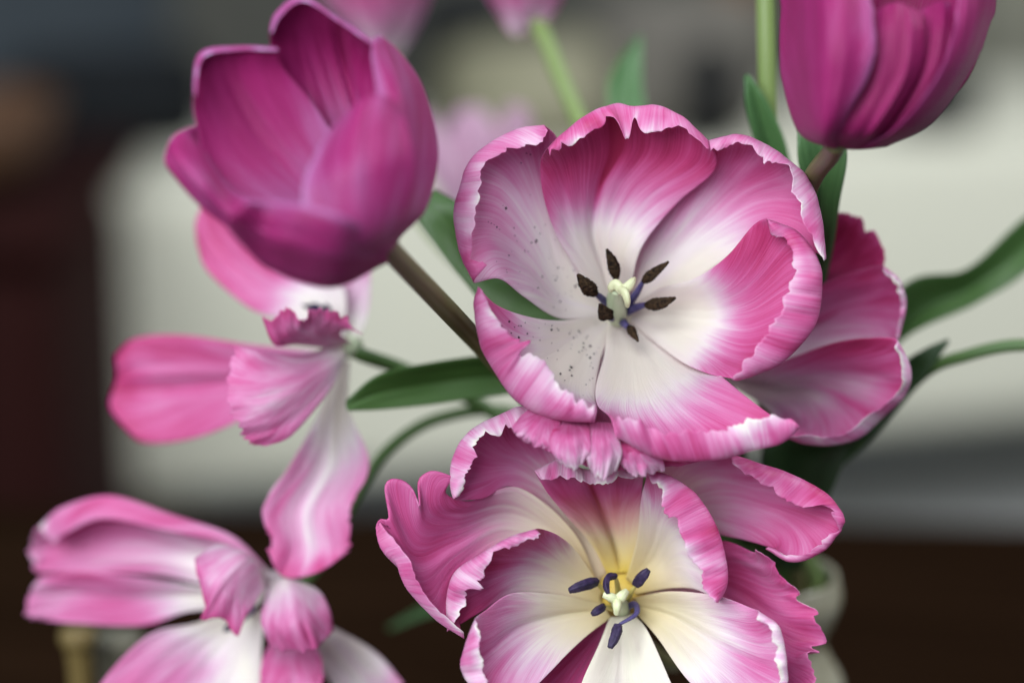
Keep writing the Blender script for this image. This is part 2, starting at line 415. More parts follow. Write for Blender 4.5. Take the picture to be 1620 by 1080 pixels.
# curtain with folds
cn = 90; CV = []
for j in range(2):
    for i in range(cn + 1):
        x = 0.52 + 0.95 * i / cn
        CV.append((x, 3.3 + .035 * math.sin(i * .72) + .012 * math.sin(i * 1.9), .03 + 2.5 * j))
for j in range(2):
    for i in range(cn + 1):
        x, y, z = CV[j * (cn + 1) + i]; CV.append((x, y + .006, z))
cf = [(i, i + 1, cn + 2 + i, cn + 1 + i) for i in range(cn)]; m2 = 2 * (cn + 1)
cf += [(m2 + i + 1, m2 + i, m2 + cn + 1 + i, m2 + cn + 2 + i) for i in range(cn)]
cf += [(i + 1, i, m2 + i, m2 + i + 1) for i in range(cn)] + [(cn + 1 + i, cn + 2 + i, m2 + cn + 2 + i, m2 + cn + 1 + i) for i in range(cn)]
tag(link('curtain', mesh_from(CV, cf, True, 'curtain'), SOFA), 'cream curtain hanging in folds beside the cabinet', 'curtain')

def cushion(name, loc, size, rot, mat, label):
    n = 28; V = []
    for i in range(n + 1):
        for j in range(n):
            ph = -math.pi / 2 + math.pi * i / n; th = 2 * math.pi * j / n
            def sp(x, e): return math.copysign(abs(x) ** e, x)
            c, s = math.cos(ph), math.sin(ph)
            x = sp(math.cos(th), .45) * sp(c, .5); z = sp(math.sin(th), .45) * sp(c, .5); y = sp(s, 1.0)
            pinch = 1 + 0.06 * (abs(x) * abs(z)) ** 2
            V.append((x * size[0] / 2 * pinch, y * size[1] / 2 * (1 - 0.55 * max(abs(x), abs(z)) ** 3), z * size[2] / 2 * pinch))
    F = [(i * n + j, i * n + (j + 1) % n, (i + 1) * n + (j + 1) % n, (i + 1) * n + j) for i in range(n) for j in range(n)]
    o = link(name, mesh_from(V, F, True, name), mat); o.location = loc; o.rotation_euler = rot
    return tag(o, label, 'cushion')

def on_sofa(x, y, h):
    p = sofa_pt(x, y) + SO; return (p[0], p[1], 0.4555 + h)
def bench_item(px, w_, h_, y, mat, label, d=.12, tilt=0.0, name='cushion'):
    """stands on the bench where the sight line at photo column px crosses its depth y."""
    best = min(np.linspace(0, 2.0, 400), key=lambda q: abs((sofa_pt(q, y) + SO)[0] / ((sofa_pt(q, y) + SO)[1] * math.cos(PITCH) + .12) - (px - 810) * 36 / 1620 / LENS))
    return cushion(name, on_sofa(best, y, h_ * .49), (w_, d, h_), (tilt, 0, SR), mat, label)
bench_item(180, .20, .10, .20, BLACKF, 'black cushion at the very end of the cream bench', d=.14)
bench_item(830, .17, .11, .08, KHAKI, 'low khaki cushion mottled with beige on the cream bench')
bench_item(735, .10, .145, .20, BLACKF, 'black cushion propped behind the khaki one')
bench_item(1075, .19, .15, .09, TAUPE, 'taupe cushion between two black ones on the cream bench')
bench_item(1165, .055, .23, .22, BROWN, 'tall narrow rust brown bolster standing on the cream bench', d=.07)
bench_item(962, .05, .11, .15, BLACKF, 'small black cushion on the khaki side of the taupe one', d=.08)
bench_item(1120, .045, .11, .02, BLACKF, 'small black cushion tight against the rust brown bolster', d=.08)
bench_item(1475, .09, .06, .06, BLACKF, 'small flat black cushion alone near the curtain end of the bench', d=.09)

# dark red pouffe and the chest behind it, left of the sofa
pouf = thing('pouffe', (-0.555, 2.03, 0), 'dark red upholstered pouffe beside the cream bench', 'pouffe')
box_obj('body', pouf, (0, 0, 0.27), (0.40, 0.40, 0.38), REDF, bevel=0.04, seg=5)
box_obj('plinth', pouf, (0, 0, 0.04), (0.36, 0.36, 0.08), WOOD, bevel=0.005)
box_obj('lid', pouf, (0, 0, 0.477), (0.42, 0.42, 0.03), REDF, bevel=0.012)
bowl = link('bowl', mesh_from([(0.085 * s * math.cos(a), 0.085 * s * math.sin(a), h) for s, h in ((.45, 0), (.8, .03), (1, .075), (.96, .077), (.75, .034), (.4, .01)) for a in np.linspace(0, 2 * math.pi, 32, endpoint=False)],
     [(i * 32 + j, i * 32 + (j + 1) % 32, (i + 1) * 32 + (j + 1) % 32, (i + 1) * 32 + j) for i in range(5) for j in range(32)] + [tuple(range(31, -1, -1)), tuple(range(160, 192))], True, 'bowl'), TAN)
bowl.location = (-0.455, 1.96, 0.494); tag(bowl, 'tan wooden bowl standing on the dark red pouffe', 'bowl')

# vase
def lathe(name, parent, prof, mat, n=64):
    V = [(r * math.cos(2 * math.pi * k / n), r * math.sin(2 * math.pi * k / n), z) for r, z in prof for k in range(n)]
    m = len(prof)
    F = [(i * n + k, i * n + (k + 1) % n, (i + 1) * n + (k + 1) % n, (i + 1) * n + k) for i in range(m - 1) for k in range(n)]
    F.append(tuple(range(n - 1, -1, -1)))
    F.append(tuple((m - 1) * n + k for k in range(n)))
    return link(name, mesh_from(V, F, True, name), mat, parent)
VZ = -140.0
mouth = P(np.array([1222., 905., VZ]))
VH = mouth[2] - TABLE_Z
vase = thing('vase', (mouth[0], mouth[1], TABLE_Z), 'cream glazed vase with a beaded neck holding all the tulips', 'vase')
def smooth_prof(p, k=8):
    p = np.array(p); return catmull(p, np.linspace(0, len(p) - 1, (len(p) - 1) * k + 1))
po = [(.026, .001), (.040, .008), (.047, .035), (.045, .062), (.036, .084), (.0235, .100), (.0225, VH - .048), (.0255, VH - .040), (.0205, VH - .030), (.0185, VH - .024), (.0215, VH - .016), (.0238, VH - .008), (.0222, VH)]
pi_ = [(.0200, VH - .001), (.0198, VH - .012), (.0170, VH - .026), (.019, VH - .05), (.030, .085), (.040, .05), (.036, .014), (.01, .010)]
lathe('body', vase, np.vstack([smooth_prof(po), smooth_prof(pi_)]), CERAMIC)

# second vessel, far lower left
cp = P(np.array([128., 1085., -170.]))
cand = thing('candlestick', (cp[0], cp[1], TABLE_Z), 'ochre glazed slender candlestick on the dark table behind the drooping tulip', 'candlestick')
ch = P(np.array([128., 985., -170.]))[2] - TABLE_Z
lathe('shaft', cand, smooth_prof([(.030, .0005), (.032, .006), (.012, .014), (.0042, .03), (.0040, ch * .6), (.0042, ch - .012), (.0065, ch - .004), (.006, ch)]), BRASS)
jar_p = P(np.array([190., 1075., -190.]))
jar = thing('jar', (jar_p[0], jar_p[1], TABLE_Z), 'small grey olive jar standing behind the ochre candlestick', 'jar')
jh = P(np.array([190., 995., -190.]))[2] - TABLE_Z
lathe('body', jar, smooth_prof([(.018, .0005), (.022, .01), (.020, .04), (.010, jh * .7), (.0075, jh - .02), (.009, jh)]), simple_mat('grey_olive_glaze', (.12, .115, .08), (.16, .15, .11), rough=.4))

# ------------------------------------------------------------------ stems, leaves, pistils
def vase_tail(k):
    """stem end: through the vase mouth down to the inside bottom (photo space)."""
    a = k * 2.4; return [(1222 + 62 * math.cos(a), 893 + 12 * math.sin(a), VZ + 10.5 * math.sin(a)),
                         (1222 + 50 * math.cos(a), 985, VZ + 8 * math.sin(a)), (1222 + 40 * math.cos(a + .6), 1200, VZ - 15 + 8 * math.sin(a))]
GRP = 'tulips in the vase'
def tulip(k, label, group=GRP):
    t = P(np.array(vase_tail(k)[-1])); return thing('tulip', t, label, 'tulip', group)
def stem(t, k, pts, mat, r=2.7):
    pts = [(x, y, z + DZ[0] * max(0, 1 - i / (len(pts) - 1))) for i, (x, y, z) in enumerate(pts)]
    return tube('stem', t, pts + vase_tail(k), r, mat, nseg=16, sub=14)

def leaf(t, rows, mat=None, nu=24, sv=14, rib=.35, facing=1):
    """rows: base to tip; (z, [(x,y) left .. right])."""
    return petal(t, [(z, 0.5, p) for z, p in rows], mat or LEAF, name='leaf', nu=nu, sv=sv, rib=rib, thick=.9, facing=facing)

def stamen(t, fil, anth, rf=1.0, ra=2.0, mat=ANTHER_BROWN, flat=.75, bumps=.10, fmat=None, prof=(.45, .95, 1, .8, .25)):
    fil = [(x, y, z + DZ[0]) for x, y, z in fil]; anth = [(x, y, z + DZ[0]) for x, y, z in anth]
    s = tube('stamen', t, fil, [rf * 1.2, rf, rf * .5], fmat or FILAMENT, nseg=10, sub=8)
    n = len(anth)
    prof = [ra * q for q in prof]
    t_ = np.linspace(0, n - 1, 9); A = catmull(np.array(anth, float), t_)
    tube('anther', s, A, prof, mat, nseg=24, sub=6, flat=flat, bumps=bumps, groove=.24)
    return s

# ================================================================== the open tulip in the middle
k = 0
A = tulip(k, 'wide open pink tulip with white throat and brown pollen-dusted anthers, facing out of the bouquet')
stem(A, k, [(978, 500, -40), (990, 520, -58), (1040, 620, -84), (1130, 760, -100)], STEM)
M = PARROT
tube('receptacle', A, [(984, 512, -52), (979, 502, -43), (977, 496, -37.5)], [2.5, 5.5, 4.2], HUB_CREAM, nseg=20)
# left petal
petal(A, [(-38, .03, [(950, 502), (952, 492), (962, 482)]),
          ((-31, -35, -34), (.10, .06, .08), [(884, 503), (890, 460), (915, 430)]),
          ((-20, -29, -28), (.26, .20, .34), [(830, 470), (835, 400), (870, 330), (892, 300)]),
          ((-10, -20, -22), (.42, .42, .52), [(790, 441), (775, 370), (800, 290), (845, 240), (884, 225)]),
          ((-3, -8, -13), .52, [(750, 447), (727, 393), (719, 340), (728, 300), (752, 246), (815, 206), (862, 199)]),
          ((0, -3, -6), .42, [(766, 424), (743, 400), (752, 335), (758, 285), (772, 253), (812, 234), (846, 226), (866, 206)])],
      M, outp=.44, jag=6, ruf=.6, key='A2', puff=1.8, lobes=6)
# back petal
petal(A, [(-38, .02, [(956, 490), (972, 488), (990, 486)]),
          ((-32, -35, -32), .05, [(921, 437), (958, 425), (1000, 444)]),
          ((-26, -31, -26), (.28, .08, .12), [(882, 376), (945, 365), (1017, 388)]),
          ((-20, -27, -25), (.80, .55, .55), [(860, 311), (925, 300), (990, 300), (1070, 323)]),
          ((-15, -22, -20), (.82, .86, .86, .82), [(855, 258), (920, 240), (1000, 235), (1080, 250), (1132, 268)]),
          ((-8, -14, -12), .7, [(866, 236), (894, 208), (934, 181), (975, 165), (1004, 172), (1040, 168), (1077, 185), (1122, 224)]),
          ((-5, -9, -7), .5, [(870, 246), (906, 224), (950, 203), (972, 186), (991, 216), (1004, 186), (1016, 212), (1057, 201), (1085, 203), (1122, 232)])],
      M, outp=.54, jag=6, ruf=.6, crease=2.6, cpos=.42, stripe=.34, puff=1.5, lobes=7)
# upper right petal
petal(A, [(-38, .02, [(970, 482), (985, 488), (1000, 492)]),
          ((-36, -37, -34), .05, [(990, 420), (1030, 440), (1062, 470)]),
          ((-31, -33, -28), (.45, .16, .08), [(1050, 330), (1090, 370), (1150, 410)]),
          ((-25, -28, -20), (.72, .5, .6), [(1085, 265), (1150, 290), (1200, 330), (1235, 380)]),
          ((-20, -20, -14), (.82, .62, .68), [(1105, 235), (1180, 240), (1245, 290), (1280, 350), (1290, 400)]),
          ((-12, -10, -6), .5, [(1120, 222), (1167, 214), (1211, 229), (1256, 262), (1279, 284), (1298, 336), (1306, 408)]),
          ((-8, -5, -1), .35, [(1124, 238), (1170, 222), (1203, 242), (1212, 252), (1232, 258), (1254, 268), (1256, 290), (1265, 320), (1277, 355), (1304, 412)])],
      M, outp=.42, jag=6, ruf=.6, puff=1.8, lobes=8)
# lower left petal
petal(A, [(-38, .02, [(955, 500), (962, 508), (972, 512)]),
          ((-26, -30, -29), .04, [(885, 507), (915, 535), (950, 570)]),
          ((-14, -18, -16), (.30, .06, .06), [(832, 500), (850, 560), (905, 610), (942, 625)]),
          ((-5, -8, -4), (.7, .5, .5, .35), [(785, 482), (800, 550), (840, 600), (900, 640), (945, 645)]),
          ((3, 4, 8), .62, [(758, 455), (751, 485), (759, 540), (780, 583), (808, 624), (845, 650), (890, 664), (940, 668)]),
          ((6, 9, 13), .45, [(766, 462), (776, 500), (806, 534), (836, 541), (820, 562), (849, 569), (880, 600), (900, 625), (940, 644)])],
      M, outp=.52, jag=8, ruf=.7, key='A6', puff=2.2, lobes=6)
# bottom petal
petal(A, [(-38, .02, [(962, 506), (980, 506), (998, 498)]),
          ((-28, -32, -35), .03, [(956, 560), (1000, 555), (1060, 535)]),
          ((-15, -18, -24), (.05, .04, .08), [(943, 610), (1010, 612), (1115, 570)]),
          ((-4, -6, -4), (.30, .28, .55), [(945, 640), (1000, 650), (1090, 640), (1150, 602)]),
          ((5, 3, 6), (.62, .66, .76), [(965, 660), (1030, 690), (1110, 690), (1180, 665), (1218, 655)]),
          ((11, 10, 12), .6, [(975, 690), (1040, 723), (1097, 729), (1150, 724), (1190, 712), (1235, 700), (1264, 676)]),
          ((15, 14, 14), .4, [(976, 660), (1002, 664), (1035, 680), (1085, 688), (1130, 689), (1150, 684), (1160, 676), (1215, 658), (1252, 662)])],
      M, outp=.52, jag=8, ruf=.7, puff=2.2, lobes=7)
# right petal
petal(A, [(-38, .02, [(990, 488), (994, 496), (992, 505)]),
          ((-30, -33, -31), .02, [(1040, 458), (1050, 495), (1035, 540)]),
          ((-21, -26, -20), (.10, .03, .10), [(1100, 440), (1115, 500), (1080, 573)]),
          ((-14, -18, -10), (.75, .66, .62), [(1150, 405), (1185, 480), (1170, 550), (1125, 592)]),
          ((-10, -10, -3), (.80, .74, .74), [(1190, 358), (1240, 400), (1255, 470), (1225, 545), (1168, 600)]),
          ((-6, -2, 3), .6, [(1212, 346), (1262, 368), (1297, 420), (1298, 480), (1285, 522), (1240, 570), (1200, 590), (1165, 602)]),
          ((-5, 4, 6), .5, [(1216, 354), (1250, 384), (1255, 410), (1255, 434), (1248, 477), (1230, 514), (1204, 540), (1186, 558), (1160, 601)])],
      M, outp=.52, jag=8, ruf=.7, puff=2.2, lobes=7)
petal(A, [(-44, .1, [(970, 520), (985, 525), (1000, 520)]), (-33, .35, [(900, 610), (970, 630), (1060, 620)]),
          ((-14, -12, -14), .66, [(850, 665), (960, 690), (1090, 690)]),
          ((-3, 1, -3), .8, [(835, 685), (940, 722), (1060, 728), (1120, 716)]),
          ((-3, 2, -3), .7, [(840, 700), (900, 726), (950, 740), (1010, 742), (1070, 738), (1125, 722)])], M, outp=.55, jag=4, jfreq=20, ruf=1.0)
# fringed outer petal curling down below the flower
petal(A, [(-42, .1, [(965, 520), (980, 525), (995, 520)]), (-30, .3, [(900, 600), (950, 620), (1010, 625)]),
          ((-10, -9, -9), .6, [(855, 645), (920, 665), (1000, 680)]),
          ((5, 9, 8), .8, [(835, 662), (920, 690), (1012, 705)]),
          ((5, 10, 8), .6, [(818, 674), (850, 690), (858, 705), (890, 700), (905, 735), (928, 722), (935, 712), (945, 744), (965, 705), (985, 725), (1018, 740), (1040, 718)])],
      M, outp=.5, jag=7, jfreq=22, ruf=1.6)
# torn tongues of that petal, fanning out below the rim
for rows in ([((0, 1, 0), .7, [(846, 640), (862, 648), (890, 652)]), ((5, 8, 7), .66, [(826, 656), (852, 668), (886, 676)]), ((9, 10, 10), (.62, .5, .6), [(812, 672), (838, 690), (876, 700)]), ((9, 9, 10), .42, [(808, 678), (822, 690), (846, 706), (872, 712)])],
             [((0, 1, 0), .7, [(930, 664), (950, 668), (972, 668)]), ((8, 11, 9), (.55, .62, .5), [(926, 690), (950, 694), (978, 690)]), ((11, 12, 11), (.3, .48, .3), [(928, 722), (952, 726), (984, 716)]), ((9, 11, 9), .2, [(932, 742), (950, 756), (976, 744)])],
             [((0, 1, 0), .7, [(972, 672), (1000, 682), (1030, 694)]), ((6, 9, 6), .68, [(968, 698), (1000, 710), (1040, 716)]), ((8, 9, 6), .55, [(974, 722), (1004, 734), (1050, 730)]), ((7, 8, 5), .35, [(984, 736), (1008, 750), (1052, 742)])],
             [((0, 2, 0), .7, [(878, 654), (902, 664), (930, 664)]), ((8, 12, 9), (.7, .6, .66), [(868, 682), (900, 692), (934, 686)]), ((12, 13, 12), (.55, .42, .5), [(872, 712), (902, 720), (934, 712)]), ((11, 12, 11), .25, [(884, 732), (906, 742), (926, 730)])]):
    petal(A, rows, M, outp=.5, nu=40, sv=10, jag=6, jfreq=8, lobes=3, ruf=.7, rib=.4)
# pistil and stamens
pis = tube('pistil', A, [(978, 505, -37), (976, 490, -30), (974, 470, -24), (976, 456, -19)], [2.6, 2.9, 2.6, 2.0], PISTIL, nseg=18)
tube('stigma', pis, [(985, 462, -16), (975, 450, -17), (967, 455, -18), (966, 462, -19)], [1.5, 1.6, 1.2, .6], STIGMA, flat=.7)
tube('stigma', pis, [(982, 460, -16), (992, 455, -16), (1000, 446, -16), (1005, 440, -17)], [1.4, 1.6, 1.2, .5], STIGMA, flat=.7)
tube('stigma', pis, [(982, 458, -16), (989, 464, -14), (992, 475, -14), (992, 484, -16)], [1.4, 1.6, 1.3, .8], STIGMA, flat=.7)
for fil, an, ra in (([(972, 492, -36), (962, 482, -30), (950, 470, -24), (938, 462, -20)], [(942, 466, -20), (928, 452, -17), (914, 434, -15)], 2.3),
                ([(974, 488, -36), (971, 470, -32), (972, 452, -28), (974, 440, -25)], [(975, 441, -25), (970, 418, -22), (960, 394, -20)], 1.9),
                ([(984, 492, -36), (996, 478, -31), (1008, 462, -27), (1018, 444, -23)], [(1017, 446, -23), (1034, 432, -21), (1058, 414, -19)], 1.7),
                ([(986, 496, -36), (1002, 488, -30), (1014, 484, -26), (1024, 481, -23)], [(1021, 483, -23), (1044, 480, -20), (1069, 471, -18)], 1.9),
                ([(974, 500, -36), (968, 502, -31), (962, 500, -26), (956, 497, -22)], [(964, 500, -23), (957, 496, -20), (949, 481, -17)], 2.3),
                ([(982, 504, -36), (986, 510, -32), (991, 515, -28), (997, 520, -25)], [(994, 516, -25), (1001, 526, -23), (1010, 540, -21)], 1.4)):
    stamen(A, fil, an, 1.2, ra * 1.05, bumps=.17, prof=(.45, .9, 1, .85, .55, .2))
# pollen specks lying on the petals
rg = np.random.default_rng(5); V = []; F = []; ab = wloc(A)
for key, n, vr in (('A2', 60, (.16, .62)), ('A6', 80, (.16, .60))):
    S = SURF[key]; nv, nu = S.shape[:2]
    for _ in range(n):
        i = int(nv * rg.uniform(*vr)); j = int(rg.integers(4, nu - 4)); p = S[i, j]
        q = p + (CAM - p) / np.linalg.norm(CAM - p) * 0.00045; r = rg.choice([.00016, .00024, .00034, .00048], p=[.4, .35, .17, .08])
        b = len(V)
        for d in ((1, 0, 0), (-1, 0, 0), (0, 1, 0), (0, -1, 0), (0, 0, 1), (0, 0, -1)): V.append(q - ab + r * np.array(d) * rg.uniform(.7, 1.2))
        F += [(b + x, b + y, b + z) for x, y, z in ((0, 2, 4), (2, 1, 4), (1, 3, 4), (3, 0, 4), (2, 0, 5), (1, 2, 5), (3, 1, 5), (0, 3, 5))]
tag(link('pollen', mesh_from(V, F, False, 'pollen'), POLLEN, A), kind='stuff')
# its leaves
leaf(A, [(-80, [(960, 640), (970, 665)]), ((-70, -76, -72), [(860, 560), (860, 590), (860, 622)]), ((-62, -68, -66), [(770, 562), (770, 592), (770, 628)]),
         ((-58, -64, -62), [(680, 574), (680, 606), (680, 640)]), ((-55, -58, -58), [(600, 592), (600, 620), (600, 648)]), (-54, [(548, 632), (547, 640), (550, 650)])])
leaf(A, [(-90, [(990, 560), (1000, 570)]), ((-62, -68, -64), [(880, 510), (905, 500), (915, 470)]), ((-56, -62, -58), [(790, 500), (815, 455), (845, 420)]),
         ((-58, -64, -58), [(730, 440), (755, 400), (780, 370)]), (-62, [(672, 365), (700, 340), (740, 330)]), (-66, [(640, 320), (655, 305), (690, 300)])], LEAF)
# ================================================================== the lower open parrot tulip
k = 1
B = tulip(k, 'ragged open parrot tulip with yellow throat and violet anthers below the white-throated one')
stem(B, k, [(980, 950, -34), (992, 985, -48), (1030, 1030, -66), (1075, 1045, -84), (1140, 960, -106)], STEM_OLIVE, 2.6)
tube('receptacle', B, [(985, 962, -46), (983, 942, -38), (981, 934, -31.5)], [2.5, 7.2, 6.4], HUB_YELLOW, nseg=20)
petal(B, [(-34, .2, [(945, 925), (952, 915), (960, 910)]), ((-31, -34, -33), .15, [(880, 820), (900, 800), (930, 790)]),
          ((-25, -30, -28), (.5, .40, .45), [(812, 770), (835, 740), (880, 720)]),
          ((-16, -22, -20), (.72, .65, .62), [(765, 788), (768, 735), (800, 695), (860, 675)]),
          ((-8, -12, -12), .6, [(720, 790), (713, 760), (720, 716), (749, 678), (797, 654), (822, 643), (862, 655)]),
          ((-5, -6, -6), .35, [(730, 782), (738, 748), (757, 722), (756, 692), (785, 684), (811, 675), (866, 662)])],
      M, outp=.42, jag=7, ruf=.7, yel=.5, puff=1.8, lobes=6)
petal(B, [(-36, .15, [(1000, 910), (1008, 915), (1010, 925)]), ((-34, -37, -34), .12, [(1025, 770), (1065, 805), (1100, 850)]),
          ((-26, -31, -28), (.30, .34, .55), [(1065, 718), (1135, 770), (1160, 850)]),
          ((-22, -23, -22), (.5, .55, .78), [(1130, 712), (1210, 775), (1240, 820), (1225, 868)]),
          ((-14, -12, -16), .62, [(1153, 718), (1196, 732), (1249, 750), (1303, 778), (1330, 818), (1326, 830), (1303, 866), (1254, 886), (1212, 868)]),
          ((-9, -7, -14), .6, [(1158, 732), (1215, 770), (1244, 793), (1273, 800), (1307, 799), (1323, 824), (1305, 860), (1256, 881), (1215, 865)])],
      M, outp=.58, jag=6, ruf=.6, yel=.3, puff=1.6, lobes=9)
petal(B, [(-36, .1, [(1005, 930), (1010, 945), (1008, 960)]), ((-32, -34, -32), .3, [(1080, 880), (1085, 920), (1085, 960)]),
          ((-26, -29, -26), (.75, .66, .66), [(1140, 855), (1160, 930), (1165, 1010)]),
          ((-20, -22, -18), .66, [(1190, 872), (1225, 940), (1240, 1020), (1240, 1090)]),
          ((-16, -16, -12), .62, [(1195, 868), (1222, 892), (1240, 916), (1262, 936), (1258, 948), (1294, 968), (1290, 978), (1306, 1015), (1280, 1022), (1294, 1032), (1274, 1035), (1291, 1075), (1280, 1110)])],
      M, outp=.5, jag=4, jfreq=30, ruf=1.2, rib=.8, yel=.4)
petal(B, [(-33, .0, [(950, 930), (945, 938), (945, 948)]), ((-29, -32, -31), .04, [(905, 838), (890, 865), (880, 890)]),
          ((-23, -27, -25), (.16, .28, .5), [(820, 771), (800, 830), (790, 880)]),
          ((-16, -19, -17), (.66, .58, .72), [(745, 792), (720, 830), (720, 880), (725, 940)]),
          ((-10, -11, -9), .7, [(706, 780), (672, 820), (655, 870), (682, 945), (728, 990)]),
          ((-8, -5, -4, -7), .66, [(717, 757), (690, 750), (676, 753), (664, 766), (664, 800), (652, 775), (630, 765), (613, 774), (620, 826), (601, 825), (604, 868), (628, 890), (635, 910), (648, 935), (686, 976), (734, 1010)]),
          ((-9, -7, -5, 0, -6), .66, [(719, 754), (690, 746), (675, 749), (662, 763), (664, 805), (651, 770), (629, 760), (609, 770), (618, 831), (599, 826), (626, 862), (647, 884), (654, 906), (664, 930), (695, 968), (734, 1004)])],
      M, outp=.46, jag=4, jfreq=26, ruf=.8, rib=.9, yel=.75)
petal(B, [(-32, .02, [(962, 910), (983, 905), (1002, 908)]), ((-30, -35, -30), .06, [(935, 860), (978, 865), (1010, 860)]),
          ((-25, -32, -26), (.45, .55, .40), [(900, 820), (960, 815), (1013, 808)]),
          ((-18, -24, -20), (.76, .72, .62), [(868, 782), (945, 780), (1016, 775)]),
          ((-11, -13, -12), .5, [(846, 746), (888, 727), (927, 744), (965, 733), (1018, 746)]),
          ((-6, -8, -7), .25, [(850, 750), (872, 757), (912, 757), (936, 765), (980, 757), (1016, 751)])],
      M, outp=.36, jag=4, ruf=.9, crease=4, cpos=.48, yel=1.0, yspan=.62, puff=1.2, lobes=4)
petal(B, [(-30, .0, [(955, 935), (950, 945), (952, 955)]), ((-22, -27, -27), .05, [(912, 872), (892, 912), (890, 942)]),
          ((-14, -21, -21), (.5, .36, .25), [(885, 848), (835, 890), (815, 938)]),
          ((-8, -13, -13), (.75, .75, .7), [(862, 838), (785, 890), (760, 968)]),
          ((-2, -5, -9), .7, [(848, 836), (808, 849), (773, 869), (720, 905), (708, 948), (710, 998)]),
          ((1, -1, -5), .4, [(852, 841), (822, 858), (792, 876), (764, 903), (757, 926), (735, 932), (738, 957), (713, 992)])],
      M, outp=.46, jag=7, ruf=.7, yel=.7, puff=1.8, lobes=5)
petal(B, [(-30, .0, [(990, 915), (1002, 925), (1005, 940)]), ((-24, -28, -24), .03, [(1008, 850), (1040, 885), (1060, 930)]),
          ((-16, -20, -16), (.3, .08, .12), [(1014, 790), (1060, 840), (1100, 932)]),
          ((-10, -12, -8), (.6, .35, .35), [(1022, 757), (1085, 820), (1122, 895), (1132, 948)]),
          ((-4, -4, -2), .6, [(1023, 742), (1062, 755), (1106, 788), (1135, 838), (1149, 890), (1149, 928), (1136, 953)]),
          ((-1, 1, 2), .4, [(1026, 748), (1042, 775), (1053, 810), (1081, 828), (1090, 874), (1113, 903), (1124, 940), (1132, 952)])],
      M, outp=.54, jag=7, ruf=.7, yel=.8, puff=2.0, lobes=6)
petal(B, [(-33, .5, [(960, 975), (965, 985), (975, 985)]), ((-26, -28, -24), .7, [(905, 1020), (930, 1035), (952, 1020)]),
          (-18, .75, [(850, 1080), (890, 1100), (930, 1080)]), (-10, .7, [(830, 1140), (870, 1160), (920, 1140)])], M, outp=.6)
petal(B, [(-28, .0, [(965, 975), (985, 975), (1002, 970)]), ((-19, -23, -19), .01, [(947, 1020), (988, 1020), (1026, 1000)]),
          ((-9, -12, -9), .03, [(920, 1080), (990, 1090), (1062, 1080)]), ((2, 0, 2), .3, [(905, 1140), (995, 1150), (1085, 1130)]), (8, .6, [(930, 1185), (1000, 1205), (1075, 1175)])],
      M, outp=.3, yel=.12)
petal(B, [(-28, .0, [(958, 955), (960, 965), (968, 975)]), ((-18, -22, -18), .03, [(880, 940), (890, 975), (925, 1008)]),
          ((-8, -13, -8), (.42, .25, .18), [(810, 938), (825, 1000), (880, 1052)]),
          ((0, -3, 2), (.6, .5, .4), [(768, 965), (775, 1040), (830, 1110)]),
          ((6, 5, 8), .5, [(752, 978), (734, 1028), (730, 1055), (750, 1090), (790, 1140), (830, 1160)]),
          ((9, 9, 10), .35, [(754, 984), (760, 1030), (766, 1068), (775, 1090), (800, 1125), (835, 1150)])],
      M, outp=.34, jag=4, ruf=.5, yel=.6, puff=1.6, lobes=5, crease=2.0, cpos=.4)
petal(B, [(-28, .0, [(1000, 945), (1005, 955), (1005, 968)]), ((-18, -22, -19), .02, [(1060, 935), (1065, 975), (1040, 1008)]),
          ((-9, -12, -8), (.3, .10, .14), [(1135, 942), (1130, 1010), (1088, 1075)]),
          ((-3, -4, 0), (.55, .42, .36), [(1190, 962), (1200, 1040), (1150, 1130)]),
          ((2, 4, 6), .4, [(1200, 966), (1232, 992), (1241, 1034), (1242, 1078), (1225, 1120), (1180, 1160)]),
          ((5, 7, 8), .2, [(1198, 975), (1222, 1000), (1228, 1034), (1232, 1076), (1215, 1110), (1175, 1150)])],
      M, outp=.26, jag=4, ruf=.5, yel=.7, puff=1.6, lobes=5, crease=1.5)
pis = tube('pistil', B, [(985, 965, -31), (982, 958, -26), (979, 953, -20), (977, 949, -15)], [2.4, 2.4, 2.2, 1.4], PISTIL, nseg=16)
for pts in ([(977, 949, -14), (966, 944, -13), (954, 940, -13)], [(977, 949, -14), (984, 942, -13), (992, 934, -14)], [(976, 948, -14), (976, 958, -12), (975, 971, -13)]):
    tube('stigma', pis, pts, [1.5, 1.5, .9], STIGMA, flat=.8)
for fil, an, ra in (([(972, 955, -30), (962, 942, -26), (952, 930, -22), (944, 921, -18)], [(944, 920, -18), (924, 925, -15), (900, 934, -14)], 1.6),
                ([(978, 950, -30), (978, 935, -26), (976, 922, -21), (974, 912, -17)], [(974, 911, -17), (962, 913, -15), (959, 925, -13), (962, 939, -12)], 1.15),
                ([(985, 955, -30), (994, 944, -26), (1000, 934, -21), (1006, 925, -18)], [(1006, 924, -18), (1015, 913, -15), (1026, 901, -14)], 1.5),
                ([(975, 962, -30), (968, 962, -26), (960, 960, -22), (953, 959, -18)], [(953, 959, -17), (945, 966, -14), (937, 971, -13)], 1.5),
                ([(985, 965, -30), (1002, 955, -24), (1008, 962, -19), (1004, 973, -16), (980, 987, -14)], [(978, 988, -14), (974, 1004, -12), (965, 1024, -10)], 1.4)):
    stamen(B, fil, an, .9, ra * 1.25, ANTHER_VIOLET, bumps=.03, fmat=None if len(fil) == 5 else FIL_YELLOW, prof=(.75, 1, .95, .85, .5))
leaf(B, [(-130, [(960, 900), (975, 915)]), ((-150, -153, -150), [(800, 930), (806, 942), (812, 954)]), ((-160, -162, -160), [(690, 948), (694, 958), (698, 968)]), (-165, [(612, 992), (614, 994), (617, 996)])], LEAF_BLUE)
